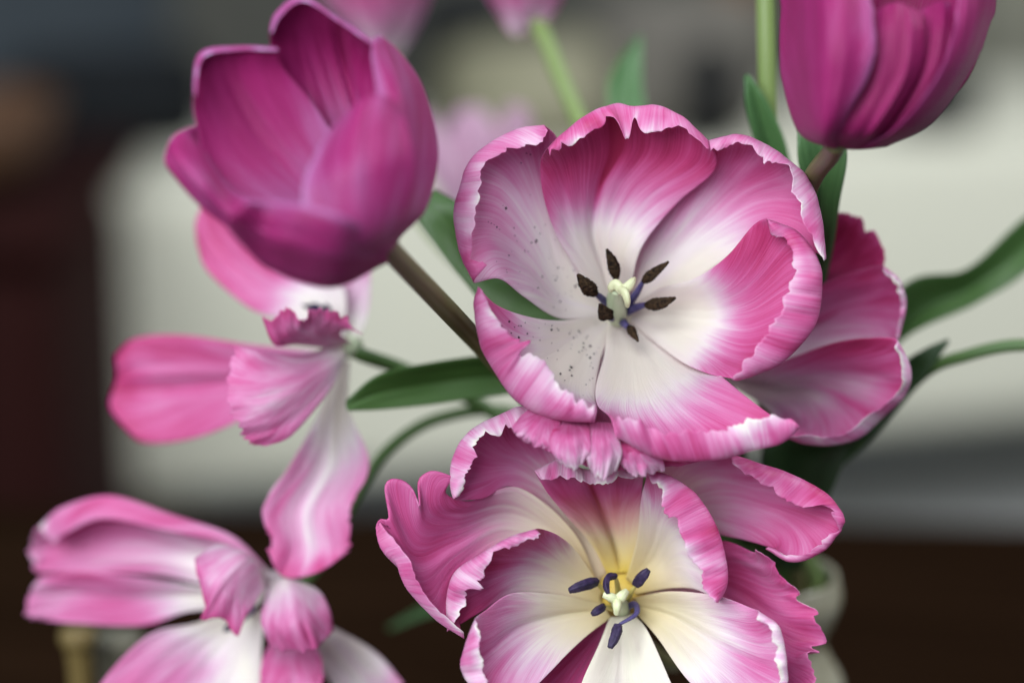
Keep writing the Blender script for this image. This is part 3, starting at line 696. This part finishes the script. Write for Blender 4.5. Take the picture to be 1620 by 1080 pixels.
leaf(B, [(-104, [(1235, 900), (1270, 900)]), ((-92, -98, -92), [(1205, 850), (1245, 850), (1275, 850)]), ((-80, -88, -82), [(1210, 770), (1260, 775), (1310, 790)]),
         ((-74, -82, -78), [(1205, 715), (1270, 720), (1345, 715)]), (-76, [(1230, 670), (1300, 675), (1390, 675)]), (-80, [(1330, 610), (1390, 600), (1440, 590)])], LEAF_DARK)
# ================================================================== closed magenta tulip, upper left
k = 2
DZ[0] = 22.0
C = tulip(k, 'dark magenta cup tulip turned sideways with its mouth open, on a thick olive stem')
stem(C, k, [(606, 380, 22), (625, 404, 16), (700, 482, -10), (760, 545, -40), (900, 690, -80), (1100, 800, -104)], STEM_OLIVE, 3.0)
Q = PURPLE
petal(C, [(8, .5, [(590, 390), (600, 380), (610, 372)]), ((16, 11, 12), (.3, .34, .3), [(440, 350), (500, 310), (560, 270)]),
          ((19, 11, 12), (.5, .55, .42), [(340, 280), (400, 230), (500, 170)]), ((22, 13, 15), .60, [(309, 190), (350, 140), (450, 110)]),
          ((26, 18, 20), .66, [(306, 150), (318, 89), (377, 78), (440, 79)]), ((28, 21, 21), .5, [(309, 153), (321, 93), (377, 80), (440, 81)])], Q, outp=.36, rib=.7, thick=.7)
petal(C, [(8, .5, [(600, 378), (610, 372), (620, 365)]), ((9, 5, 8), .36, [(500, 250), (560, 240), (620, 230)]), ((9, 4, 9), .52, [(455, 150), (520, 130), (600, 140)]),
          ((14, 8, 14), .66, [(430, 80), (500, 60), (590, 85)]), ((20, 17, 20), .6, [(427, 50), (440, 22), (479, 0), (541, 34), (592, 68)]),
          ((23, 21, 23), .5, [(430, 53), (444, 26), (481, 3), (539, 37), (589, 71)])], Q, outp=.36, rib=.7, crease=3, cpos=.7, thick=.7)
petal(C, [((20, 15, 10), .5, [(608, 400), (620, 390), (634, 372)]), ((40, 36, 12), .5, [(600, 320), (640, 330), (675, 328)]), ((42, 36, 6), .5, [(590, 230), (650, 240), (693, 240)]),
          ((34, 30, 4), .5, [(595, 150), (640, 150), (672, 145)]), ((27, 22, 8), .5, [(588, 90), (610, 90), (640, 92)]), ((22, 18, 12), .5, [(590, 60), (600, 56), (612, 64)])],
      Q, facing=-1, outp=.46, rib=.8, thick=.7, rim0=.2)
petal(C, [((20, 30, 25), .5, [(600, 420), (600, 400), (590, 385)]), ((30, 38, 30), .5, [(440, 430), (440, 370), (450, 330)]), ((26, 31, 23), .5, [(368, 366), (363, 334), (375, 305)]),
          ((28, 33, 20), .6, [(312, 322), (319, 288), (335, 258)]), ((26, 29, 14), .6, [(268, 270), (272, 254), (322, 214)]), ((25, 25, 22, 16), .5, [(262, 257), (263, 236), (278, 212), (318, 194)])],
      Q, facing=-1, outp=.5, rib=.5, thick=.7, rim1=.2)
petal(C, [((24, 25, 18), .5, [(590, 410), (612, 400), (630, 380)]), ((46, 50, 38), .5, [(500, 400), (570, 380), (645, 345)]), ((48, 54, 43), .5, [(478, 310), (560, 290), (655, 260)]),
          ((44, 50, 41), .4, [(496, 250), (560, 225), (645, 200)]), ((38, 43, 36), .3, [(530, 197), (568, 164), (610, 156), (630, 172)]), ((33, 36, 33), .3, [(536, 206), (572, 174), (606, 167), (624, 182)])],
      Q, facing=-1, outp=.48, rib=.9, thick=.7, rim0=.34)
petal(C, [((16, 22, 26), .5, [(610, 416), (612, 408), (610, 398)]), ((30, 48, 57), .5, [(532, 454), (540, 420), (560, 350)]), ((32, 50, 57), .5, [(461, 441), (460, 390), (490, 326)]),
          ((34, 46, 51), .4, [(408, 410), (410, 370), (430, 319)]), ((42, 51, 52), .35, [(368, 371), (367, 348), (392, 317)]), ((44, 48, 47), .3, [(361, 354), (364, 336), (394, 322)])],
      Q, facing=-1, outp=.54, rib=.9, thick=.7, rim1=.36)
# ================================================================== closed magenta tulip, upper right
k = 3
DZ[0] = 8.0
D = tulip(k, 'upright closed magenta tulip whose bulbous petals overlap tightly above a bare stem')
stem(D, k, [(1322, 226, 14), (1314, 244, 4), (1281, 292, -24), (1240, 420, -66), (1210, 640, -100)], STEM_OLIVE, 2.9)
petal(D, [(0, .7, [(1312, 230), (1350, 233), (1390, 230)]), ((0, -12, -2), .7, [(1245, 150), (1380, 150), (1520, 140)]), ((2, -15, 0), .7, [(1235, 20), (1390, 0), (1565, 20)]),
          ((4, -10, 2), .6, [(1250, -70), (1390, -100), (1560, -70)]), (4, .5, [(1300, -140), (1400, -165), (1510, -140)])], Q, outp=.5, thick=.7)
petal(D, [(10, .5, [(1345, 235), (1360, 235), (1375, 234)]), ((24, 25, 22), .6, [(1385, 205), (1420, 202), (1450, 196)]), ((29, 30, 27), .7, [(1435, 125), (1470, 120), (1505, 112)]),
          ((29, 30, 27), .5, [(1455, 60), (1485, 50), (1516, 52)]), ((26, 26, 25), .3, [(1458, 16), (1488, 3), (1518, 12)])], Q, facing=-1, outp=.66, rib=.8, thick=.7, crease=2, cpos=.3)
petal(D, [(11, .5, [(1320, 234), (1335, 235), (1352, 234)]), ((28, 30, 28), .6, [(1330, 206), (1365, 206), (1398, 202)]), ((32, 34, 31), .7, [(1362, 130), (1410, 125), (1452, 120)]),
          ((32, 34, 31), .5, [(1372, 60), (1420, 50), (1464, 55)]), ((29, 31, 29), .3, [(1376, 22), (1418, 5), (1458, 20)])], Q, facing=-1, outp=.66, rib=.8, thick=.7, crease=-2, cpos=.75)
petal(D, [((8, 13, 5), .5, [(1355, 235), (1375, 234), (1405, 230)]), ((33, 26, 5), .5, [(1418, 202), (1450, 197), (1474, 194)]), ((37, 28, 3), .5, [(1482, 122), (1510, 122), (1531, 118)]),
          ((37, 28, 2), .5, [(1508, 52), (1540, 52), (1563, 50)]), ((32, 24, 2), .5, [(1516, -20), (1550, -20), (1578, -20)]), ((24, 18, 5), .5, [(1510, -100), (1535, -112), (1555, -95)])],
      Q, facing=-1, outp=.58, rib=1.1, thick=.7, sidejag=5, rim0=.22)
petal(D, [((5, 13, 10), .5, [(1306, 231), (1318, 235), (1332, 234)]), ((10, 33, 32), .5, [(1262, 207), (1300, 210), (1337, 190)]), ((6, 39, 38), .5, [(1236, 120), (1300, 120), (1375, 117)]),
          ((6, 39, 38), .5, [(1235, 50), (1300, 40), (1385, 60)]), ((8, 33, 33), .5, [(1240, -30), (1300, -50), (1373, -20)]), ((10, 20, 22), .5, [(1270, -100), (1310, -132), (1345, -90)])],
      Q, facing=-1, outp=.55, rib=.8, thick=.7, sidejag=5, rim1=.25)
leaf(D, [(-96, [(1235, 620), (1260, 620)]), ((-62, -66, -60), [(1265, 420), (1290, 420), (1312, 420)]), ((-46, -50, -44), [(1275, 320), (1300, 315), (1328, 320)]), ((-40, -42, -38), [(1262, 250), (1292, 240), (1340, 245)]), (-40, [(1262, 190), (1290, 180), (1325, 190)])], LEAF_BLUE)
# ================================================================== pale tulip behind, right
k = 4
DZ[0] = -6.0
Gt = tulip(k, 'half open pink tulip with cream throat tucked behind the white-throated open one')
stem(Gt, k, [(1150, 590, -72), (1150, 630, -82), (1170, 740, -104)], STEM)
petal(Gt, [(-66, .1, [(1130, 570), (1140, 580), (1150, 600)]), ((-62, -66, -62), .5, [(1160, 470), (1200, 500), (1240, 540)]), ((-56, -62, -56), .75, [(1230, 400), (1300, 430), (1350, 480)]),
           ((-48, -54, -50), .85, [(1290, 355), (1350, 380), (1390, 440)]), ((-44, -46, -46), .7, [(1300, 346), (1335, 339), (1363, 342), (1370, 362), (1385, 369), (1398, 396), (1398, 424)])], M, outp=.5, jag=3, ruf=.8, rib=.9, pin_add=.04)
petal(Gt, [(-64, .06, [(1135, 580), (1145, 585), (1150, 600)]), ((-58, -64, -58), .2, [(1210, 500), (1225, 530), (1235, 572)]), ((-50, -58, -52), (.66, .5, .3), [(1300, 450), (1325, 490), (1335, 540)]),
           ((-42, -50, -46), (.78, .64, .48), [(1370, 425), (1390, 470), (1395, 535)]), ((-36, -40, -40), .6, [(1397, 421), (1421, 443), (1431, 481), (1420, 537)]), ((-34, -36, -38), .4, [(1396, 428), (1416, 448), (1426, 482), (1418, 535)])], M, outp=.36, jag=3, ruf=.6, rib=.9)
petal(Gt, [(-62, .06, [(1140, 588), (1145, 598), (1150, 606)]), ((-42, -60, -50), (.34, .10, .12), [(1225, 574), (1215, 610), (1205, 640)]), ((-30, -54, -40), (.85, .25, .42), [(1320, 542), (1300, 606), (1235, 668)]),
           ((-25, -46, -32), (.9, .42, .5, .6), [(1385, 534), (1380, 600), (1315, 668), (1246, 682)]), ((-23, -38, -27), .66, [(1418, 536), (1439, 583), (1430, 622), (1400, 654), (1356, 692), (1292, 704), (1240, 690)]), ((-21, -32, -22), .45, [(1416, 548), (1430, 590), (1414, 625), (1385, 652), (1340, 680), (1290, 692), (1240, 688)])], M, outp=.36, jag=3, ruf=.8, rib=1.1, crease=3)
petal(Gt, [(-70, .1, [(1120, 580), (1130, 570), (1145, 570)]), (-74, .4, [(1060, 500), (1100, 480), (1150, 480)]), (-72, .7, [(1080, 400), (1140, 390), (1210, 400)]), (-66, .8, [(1130, 350), (1180, 340), (1240, 350)])], M, outp=.5)
leaf(Gt, [(-118, [(1215, 800), (1240, 800)]), ((-100, -106, -100), [(1310, 630), (1330, 650), (1345, 680)]), ((-96, -102, -96), [(1425, 455), (1445, 500), (1420, 545)]), ((-100, -106, -100), [(1530, 425), (1540, 450), (1545, 480)]), ((-110, -114, -110), [(1620, 345), (1630, 378), (1635, 420)]), (-120, [(1740, 260), (1745, 270), (1748, 280)])], LEAF)
# ================================================================== drooping pale pink tulip, left
k = 5
DZ[0] = -34.0
E = tulip(k, 'faded pink tulip splayed wide with a fringed front petal, beneath the magenta cup')
stem(E, k, [(548, 548, -40), (575, 562, -50), (640, 585, -72), (760, 640, -96), (1000, 800, -118)], STEM, 2.3)
petal(E, [(-42, .2, [(520, 556), (525, 575), (520, 590)]), ((-50, -55, -50), .45, [(400, 545), (410, 600), (400, 655)]), ((-60, -65, -60), (.62, .5, .6), [(290, 530), (290, 610), (310, 692)]),
          ((-68, -70, -66), (.66, .5, .7), [(215, 535), (220, 612), (230, 700)]), ((-72, -74, -70), .7, [(182, 562), (184, 598), (173, 640), (192, 672)])], M, outp=.5, rib=.9, crease=3, cpos=.5, pin_add=.1)
petal(E, [(-44, .0, [(525, 545), (535, 540), (545, 540)]), (-50, .03, [(470, 510), (490, 470), (540, 450)]), ((-54, -58, -54), .5, [(400, 490), (420, 440), (450, 400)]),
          ((-58, -62, -58), .6, [(330, 431), (350, 390), (400, 350)]), ((-60, -62, -60), .68, [(311, 385), (311, 345), (340, 300), (380, 290)])], M, outp=.5, rib=.8, pin_add=.1)
petal(E, [(-46, .0, [(545, 548), (552, 545), (560, 542)]), (-52, .18, [(532, 500), (560, 500), (580, 505)]), (-56, .36, [(533, 450), (560, 440), (586, 445)]), (-58, .6, [(540, 395), (560, 385), (580, 395)])], M, outp=.3)
petal(E, [(-38, .0, [(528, 570), (540, 576), (555, 568)]), (-37, .01, [(505, 650), (530, 645), (553, 645)]), ((-32, -38, -32), (.5, .18, .45), [(462, 730), (520, 735), (584, 732)]),
          ((-28, -34, -28), (.6, .3, .55), [(415, 806), (480, 812), (554, 803)]), ((-28, -32, -28), (.66, .4, .6), [(430, 850), (485, 872), (552, 862)]), (-28, .62, [(424, 874), (440, 905), (463, 914), (506, 903), (546, 876)])], M, outp=.4, rib=.7, crease=-1.2, sidejag=10)
petal(E, [(-38, .1, [(530, 553), (545, 548), (558, 540)]), ((-20, -18, -22), .4, [(470, 545), (500, 535), (538, 528)]), (-10, (.66, .5, .62), [(434, 545), (470, 522), (515, 512), (552, 520)]),
          ((-6, -5, -8), .66, [(416, 507), (436, 503), (457, 491), (478, 508), (494, 491), (530, 500), (568, 526)])], M, outp=.62, jag=9, jfreq=17, ruf=.8, rib=.6)
petal(E, [(-38, .05, [(540, 540), (550, 556), (545, 572)]), ((-20, -16, -18), .42, [(480, 560), (500, 590), (518, 622)]), ((-10, -3, -8), (.6, .44, .58), [(412, 555), (420, 610), (440, 660), (462, 688)]),
          ((-8, 0, -6), .6, [(373, 548), (362, 598), (365, 642), (390, 690), (425, 704)])], M, outp=.5, jag=10, jfreq=22, ruf=.9, rib=.6)
for p in ([(505, 505, -44), (498, 490, -41), (478, 482, -38)], [(520, 500, -44), (518, 490, -41), (516, 480, -39)], [(512, 503, -44), (505, 488, -42), (492, 480, -40)]):
    stamen(E, [(545, 545, -44), (530, 525, -44), p[0]], p, .9, 1.4, ANTHER_VIOLET, bumps=.03)
tube('receptacle', E, [(566, 545, -78), (552, 548, -74), (540, 552, -71)], [2.2, 3.6, 2.6], PISTIL)
# ================================================================== drooping tulip, lower left
k = 6
DZ[0] = -38.0
Ft = tulip(k, 'drooping pale pink tulip with petals thrown back, hanging low over the table')
stem(Ft, k, [(450, 950, -44), (500, 900, -56), (560, 790, -72), (615, 710, -84), (700, 660, -96), (820, 655, -106), (1000, 740, -118)], STEM, 1.9)
petal(Ft, [(-44, .1, [(430, 905), (432, 915), (430, 925), (425, 940)]), ((-42, -46, -52, -48), (.3, .3, .1, .15), [(355, 858), (365, 848), (350, 890), (330, 925)]),
           ((-44, -50, -60, -54), (.6, .6, .25, .4), [(262, 838), (270, 814), (262, 862), (250, 908)]), ((-48, -54, -66, -60), (.6, .7, .5, .45), [(165, 820), (173, 785), (150, 850), (150, 906)]),
           ((-54, -58, -68, -64), .55, [(106, 842), (98, 803), (85, 860), (70, 905)]), ((-58, -60, -66, -64), .4, [(88, 860), (60, 835), (48, 870), (58, 904)])], M, outp=.45, jag=5, ruf=.8, rib=.7, pin_add=.03)
petal(Ft, [(-42, .05, [(420, 940), (415, 950), (400, 960)]), ((-45, -50, -44), .12, [(310, 926), (310, 945), (300, 966)]), ((-50, -56, -50), (.55, .5, .6), [(200, 910), (200, 950), (230, 988)]),
           ((-56, -62, -54), (.66, .5, .6), [(120, 905), (120, 950), (130, 986)]), (-60, .5, [(62, 912), (46, 940), (43, 972), (75, 981)])], M, outp=.4, jag=4, ruf=.6, rib=.7, pin_add=.02)
petal(Ft, [(-44, .0, [(390, 960), (410, 965), (425, 960)]), ((-40, -44, -40), .03, [(310, 985), (360, 1000), (415, 1010)]), ((-36, -40, -36), (.5, .3, .0), [(235, 1004), (310, 1040), (412, 1080)]),
           (-32, (.62, .5, .1), [(160, 1080), (240, 1100), (400, 1140)]), (-30, .66, [(150, 1130), (230, 1180), (380, 1200)])], M, outp=.4, rib=.8)
petal(Ft, [(-46, .0, [(470, 960), (480, 975), (475, 990)]), (-48, .08, [(515, 985), (522, 1010), (500, 1040)]), ((-48, -52, -48), .16, [(592, 1030), (570, 1060), (530, 1090)]), (-46, .42, [(638, 1080), (620, 1112), (570, 1140)])], M, outp=.3)
petal(Ft, [(-40, .3, [(440, 1000), (460, 1005), (490, 1000)]), ((-30, -28, -30), .6, [(416, 1040), (460, 1048), (508, 1040)]), (-24, .62, [(413, 1085), (460, 1090), (510, 1085)]), (-22, .7, [(420, 1130), (460, 1140), (505, 1130)])], M, outp=.5, sidejag=8)
petal(Ft, [(-40, .1, [(420, 905), (440, 903), (462, 915)]), ((-24, -16, -24), .22, [(420, 940), (455, 928), (502, 932)]), ((-14, -6, -16), .52, [(413, 982), (455, 985), (521, 962)]),
           ((-14, -8, -16), .6, [(430, 1028), (465, 1030), (500, 1024), (528, 998)])], M, outp=.5, jag=4, ruf=.7, rib=.5)
petal(Ft, [(-40, .1, [(402, 885), (420, 905), (425, 930)]), ((-24, -14, -20), .3, [(350, 860), (390, 880), (416, 932)]), ((-14, -6, -12), .46, [(312, 880), (345, 920), (398, 962)]),
           ((-12, -7, -10), .72, [(308, 886), (318, 930), (326, 964), (318, 979), (352, 978), (376, 1002), (387, 976)])], M, outp=.5, jag=3, ruf=.6, rib=.5)
stamen(Ft, [(400, 962, -43), (385, 976, -38), (370, 985, -34)], [(368, 986, -32), (362, 992, -31), (354, 998, -30)], .9, 1.3, ANTHER_VIOLET, bumps=.03)

# ================================================================== blurred closed tulips at the back
def bloom(t, base, axis, length, rad, mat, pin, outp, open_=0.75, phase=0.0):
    """six overlapping petals round an axis given in world space; base in photo space."""
    b = P(np.array(base, float)); ax = np.array(axis, float); ax /= np.linalg.norm(ax)
    e1 = np.cross(ax, [0.2, 1, 0.1]); e1 /= np.linalg.norm(e1); e2 = np.cross(ax, e1)
    nv, nu = 30, 24; v = np.linspace(0, 1, nv)[:, None]; u = np.linspace(-1, 1, nu)[None, :]
    for k_ in range(6):
        rng = rng_next(); inner = k_ % 2
        th0 = phase + k_ * math.pi / 3
        half = (0.62 - 0.05 * inner) * np.sin(np.clip(v, 0, 1) ** 0.62 * math.pi * 0.93 + 0.09) ** 0.7
        th = th0 + u * half * 1.35
        r = rad * (np.sin(np.clip(v * 0.62 + 0.03, 0, 1) * math.pi) ** 0.75) * (1 - 0.10 * inner) * (1 + (open_ - .75) * v ** 2)
        r = r * (1 + 0.03 * noise2(u * 3 + 5, v * 4, rng)) + 0.0006
        h = length * (v - 0.06 * (1 - v) * u ** 2)
        G = b + ax * h[..., None] + (e1 * np.cos(th)[..., None] + e2 * np.sin(th)[..., None]) * (r + 0 * u)[..., None]
        vein = np.stack([u * .5 / (.3 + v ** 1.4) + rng.random() * 40, v + 0 * u + rng.random() * 40, 0 * u + 0 * v], -1)
        pi2 = pin + 0 * u + 0 * v; po2 = outp * (0.25 + 0.75 * np.clip(v * 3, 0, 1)) + 0 * u
        du = np.gradient(G, axis=1); dv = np.gradient(G, axis=0); N = np.cross(du, dv).mean((0, 1))
        c = b + ax * length * .5
        inward = np.dot(c - G.mean((0, 1)), CAM - G.mean((0, 1)))
        sheet('petal', t, G, mat, .6, pi2, po2, vein, 0 * pi2, 1 if inward > 0 else -1, vlim=1.0)

DZ[0] = 0.0
k = 7
H = tulip(k, 'soft pink tulip rising at the back behind the magenta cup')
stem(H, k, [(612, 62, -242), (622, 150, -240), (636, 270, -225), (690, 372, -200), (840, 520, -170), (1080, 760, -150)], STEM_LIGHT, 2.5)
bloom(H, (606, 78, -244), (-.10, .05, 1),   .068, .027, PARROT, .5, .62, phase=.3)
k = 8
I = tulip(k, 'deep pink tulip with white base on a bright green stem at the back')
stem(I, k, [(842, 30, -165), (862, 60, -160), (890, 130, -152), (918, 195, -145), (1000, 400, -118), (1130, 700, -120)], STEM_LIGHT, 2.9)
bloom(I, (832, 44, -168), (-.05, .1, 1), .064, .0235, PARROT, .6, .78, phase=.1)
k = 9
J = tulip(k, 'small pale pink tulip half hidden between the magenta cup and the white-throated one')
stem(J, k, [(770, 365, -330), (800, 440, -260), (900, 560, -150), (1090, 780, -132)], STEM)
bloom(J, (766, 368, -332), (-.10, .1, 1), .051, .020, PARROT, .3, .32, open_=1.0, phase=.8)
k = 10
Lt = tulip(k, 'tall tulip on a straight light green stem beside the closed magenta one')
stem(Lt, k, [(1208, -130, -62), (1211, 0, -62), (1215, 170, -66), (1222, 420, -80), (1224, 700, -100)], STEM_LIGHT, 2.9)
bloom(Lt, (1208, -130, -62), (0, .1, 1), .058, .0225, PURPLE, .6, .5)
leaf(Lt, [(-84, [(1225, 470), (1245, 470)]), ((-72, -76, -72), [(1222, 330), (1240, 330), (1258, 330)]), ((-62, -66, -62), [(1195, 230), (1218, 230), (1245, 235)]), ((-58, -60, -58), [(1180, 165), (1195, 160), (1216, 165)]), (-58, [(1178, 122), (1182, 118), (1188, 122)])], LEAF_BLUE)
leaf(Lt, [(-130, [(1060, 420), (1090, 420)]), ((-148, -152, -148), [(980, 250), (1010, 250), (1040, 250)]), ((-156, -160, -156), [(960, 150), (990, 150), (1018, 150)]), ((-160, -162, -160), [(976, 100), (995, 98), (1016, 100)]), (-162, [(1008, 60), (1012, 56), (1016, 60)])], LEAF_BLUE)
k = 11
Mt = tulip(k, 'tulip leaning far out sideways on a thin arching stem')
stem(Mt, k, [(1760, 620, -60), (1690, 556, -62), (1610, 546, -66), (1530, 562, -72), (1460, 592, -80), (1370, 690, -92), (1260, 800, -104)], STEM, 1.9)
bloom(Mt, (1758, 618, -60), (.8, 0, -.75), .055, .021, PARROT, .5, .55)
leaf(Mt, [(-82, [(1392, 650), (1402, 665)]), ((-76, -80, -76), [(1425, 580), (1436, 600), (1448, 612)]), (-74, [(1462, 552), (1470, 565), (1478, 575)]), (-73, [(1500, 536), (1501, 539), (1500, 542)])], LEAF_DARK)
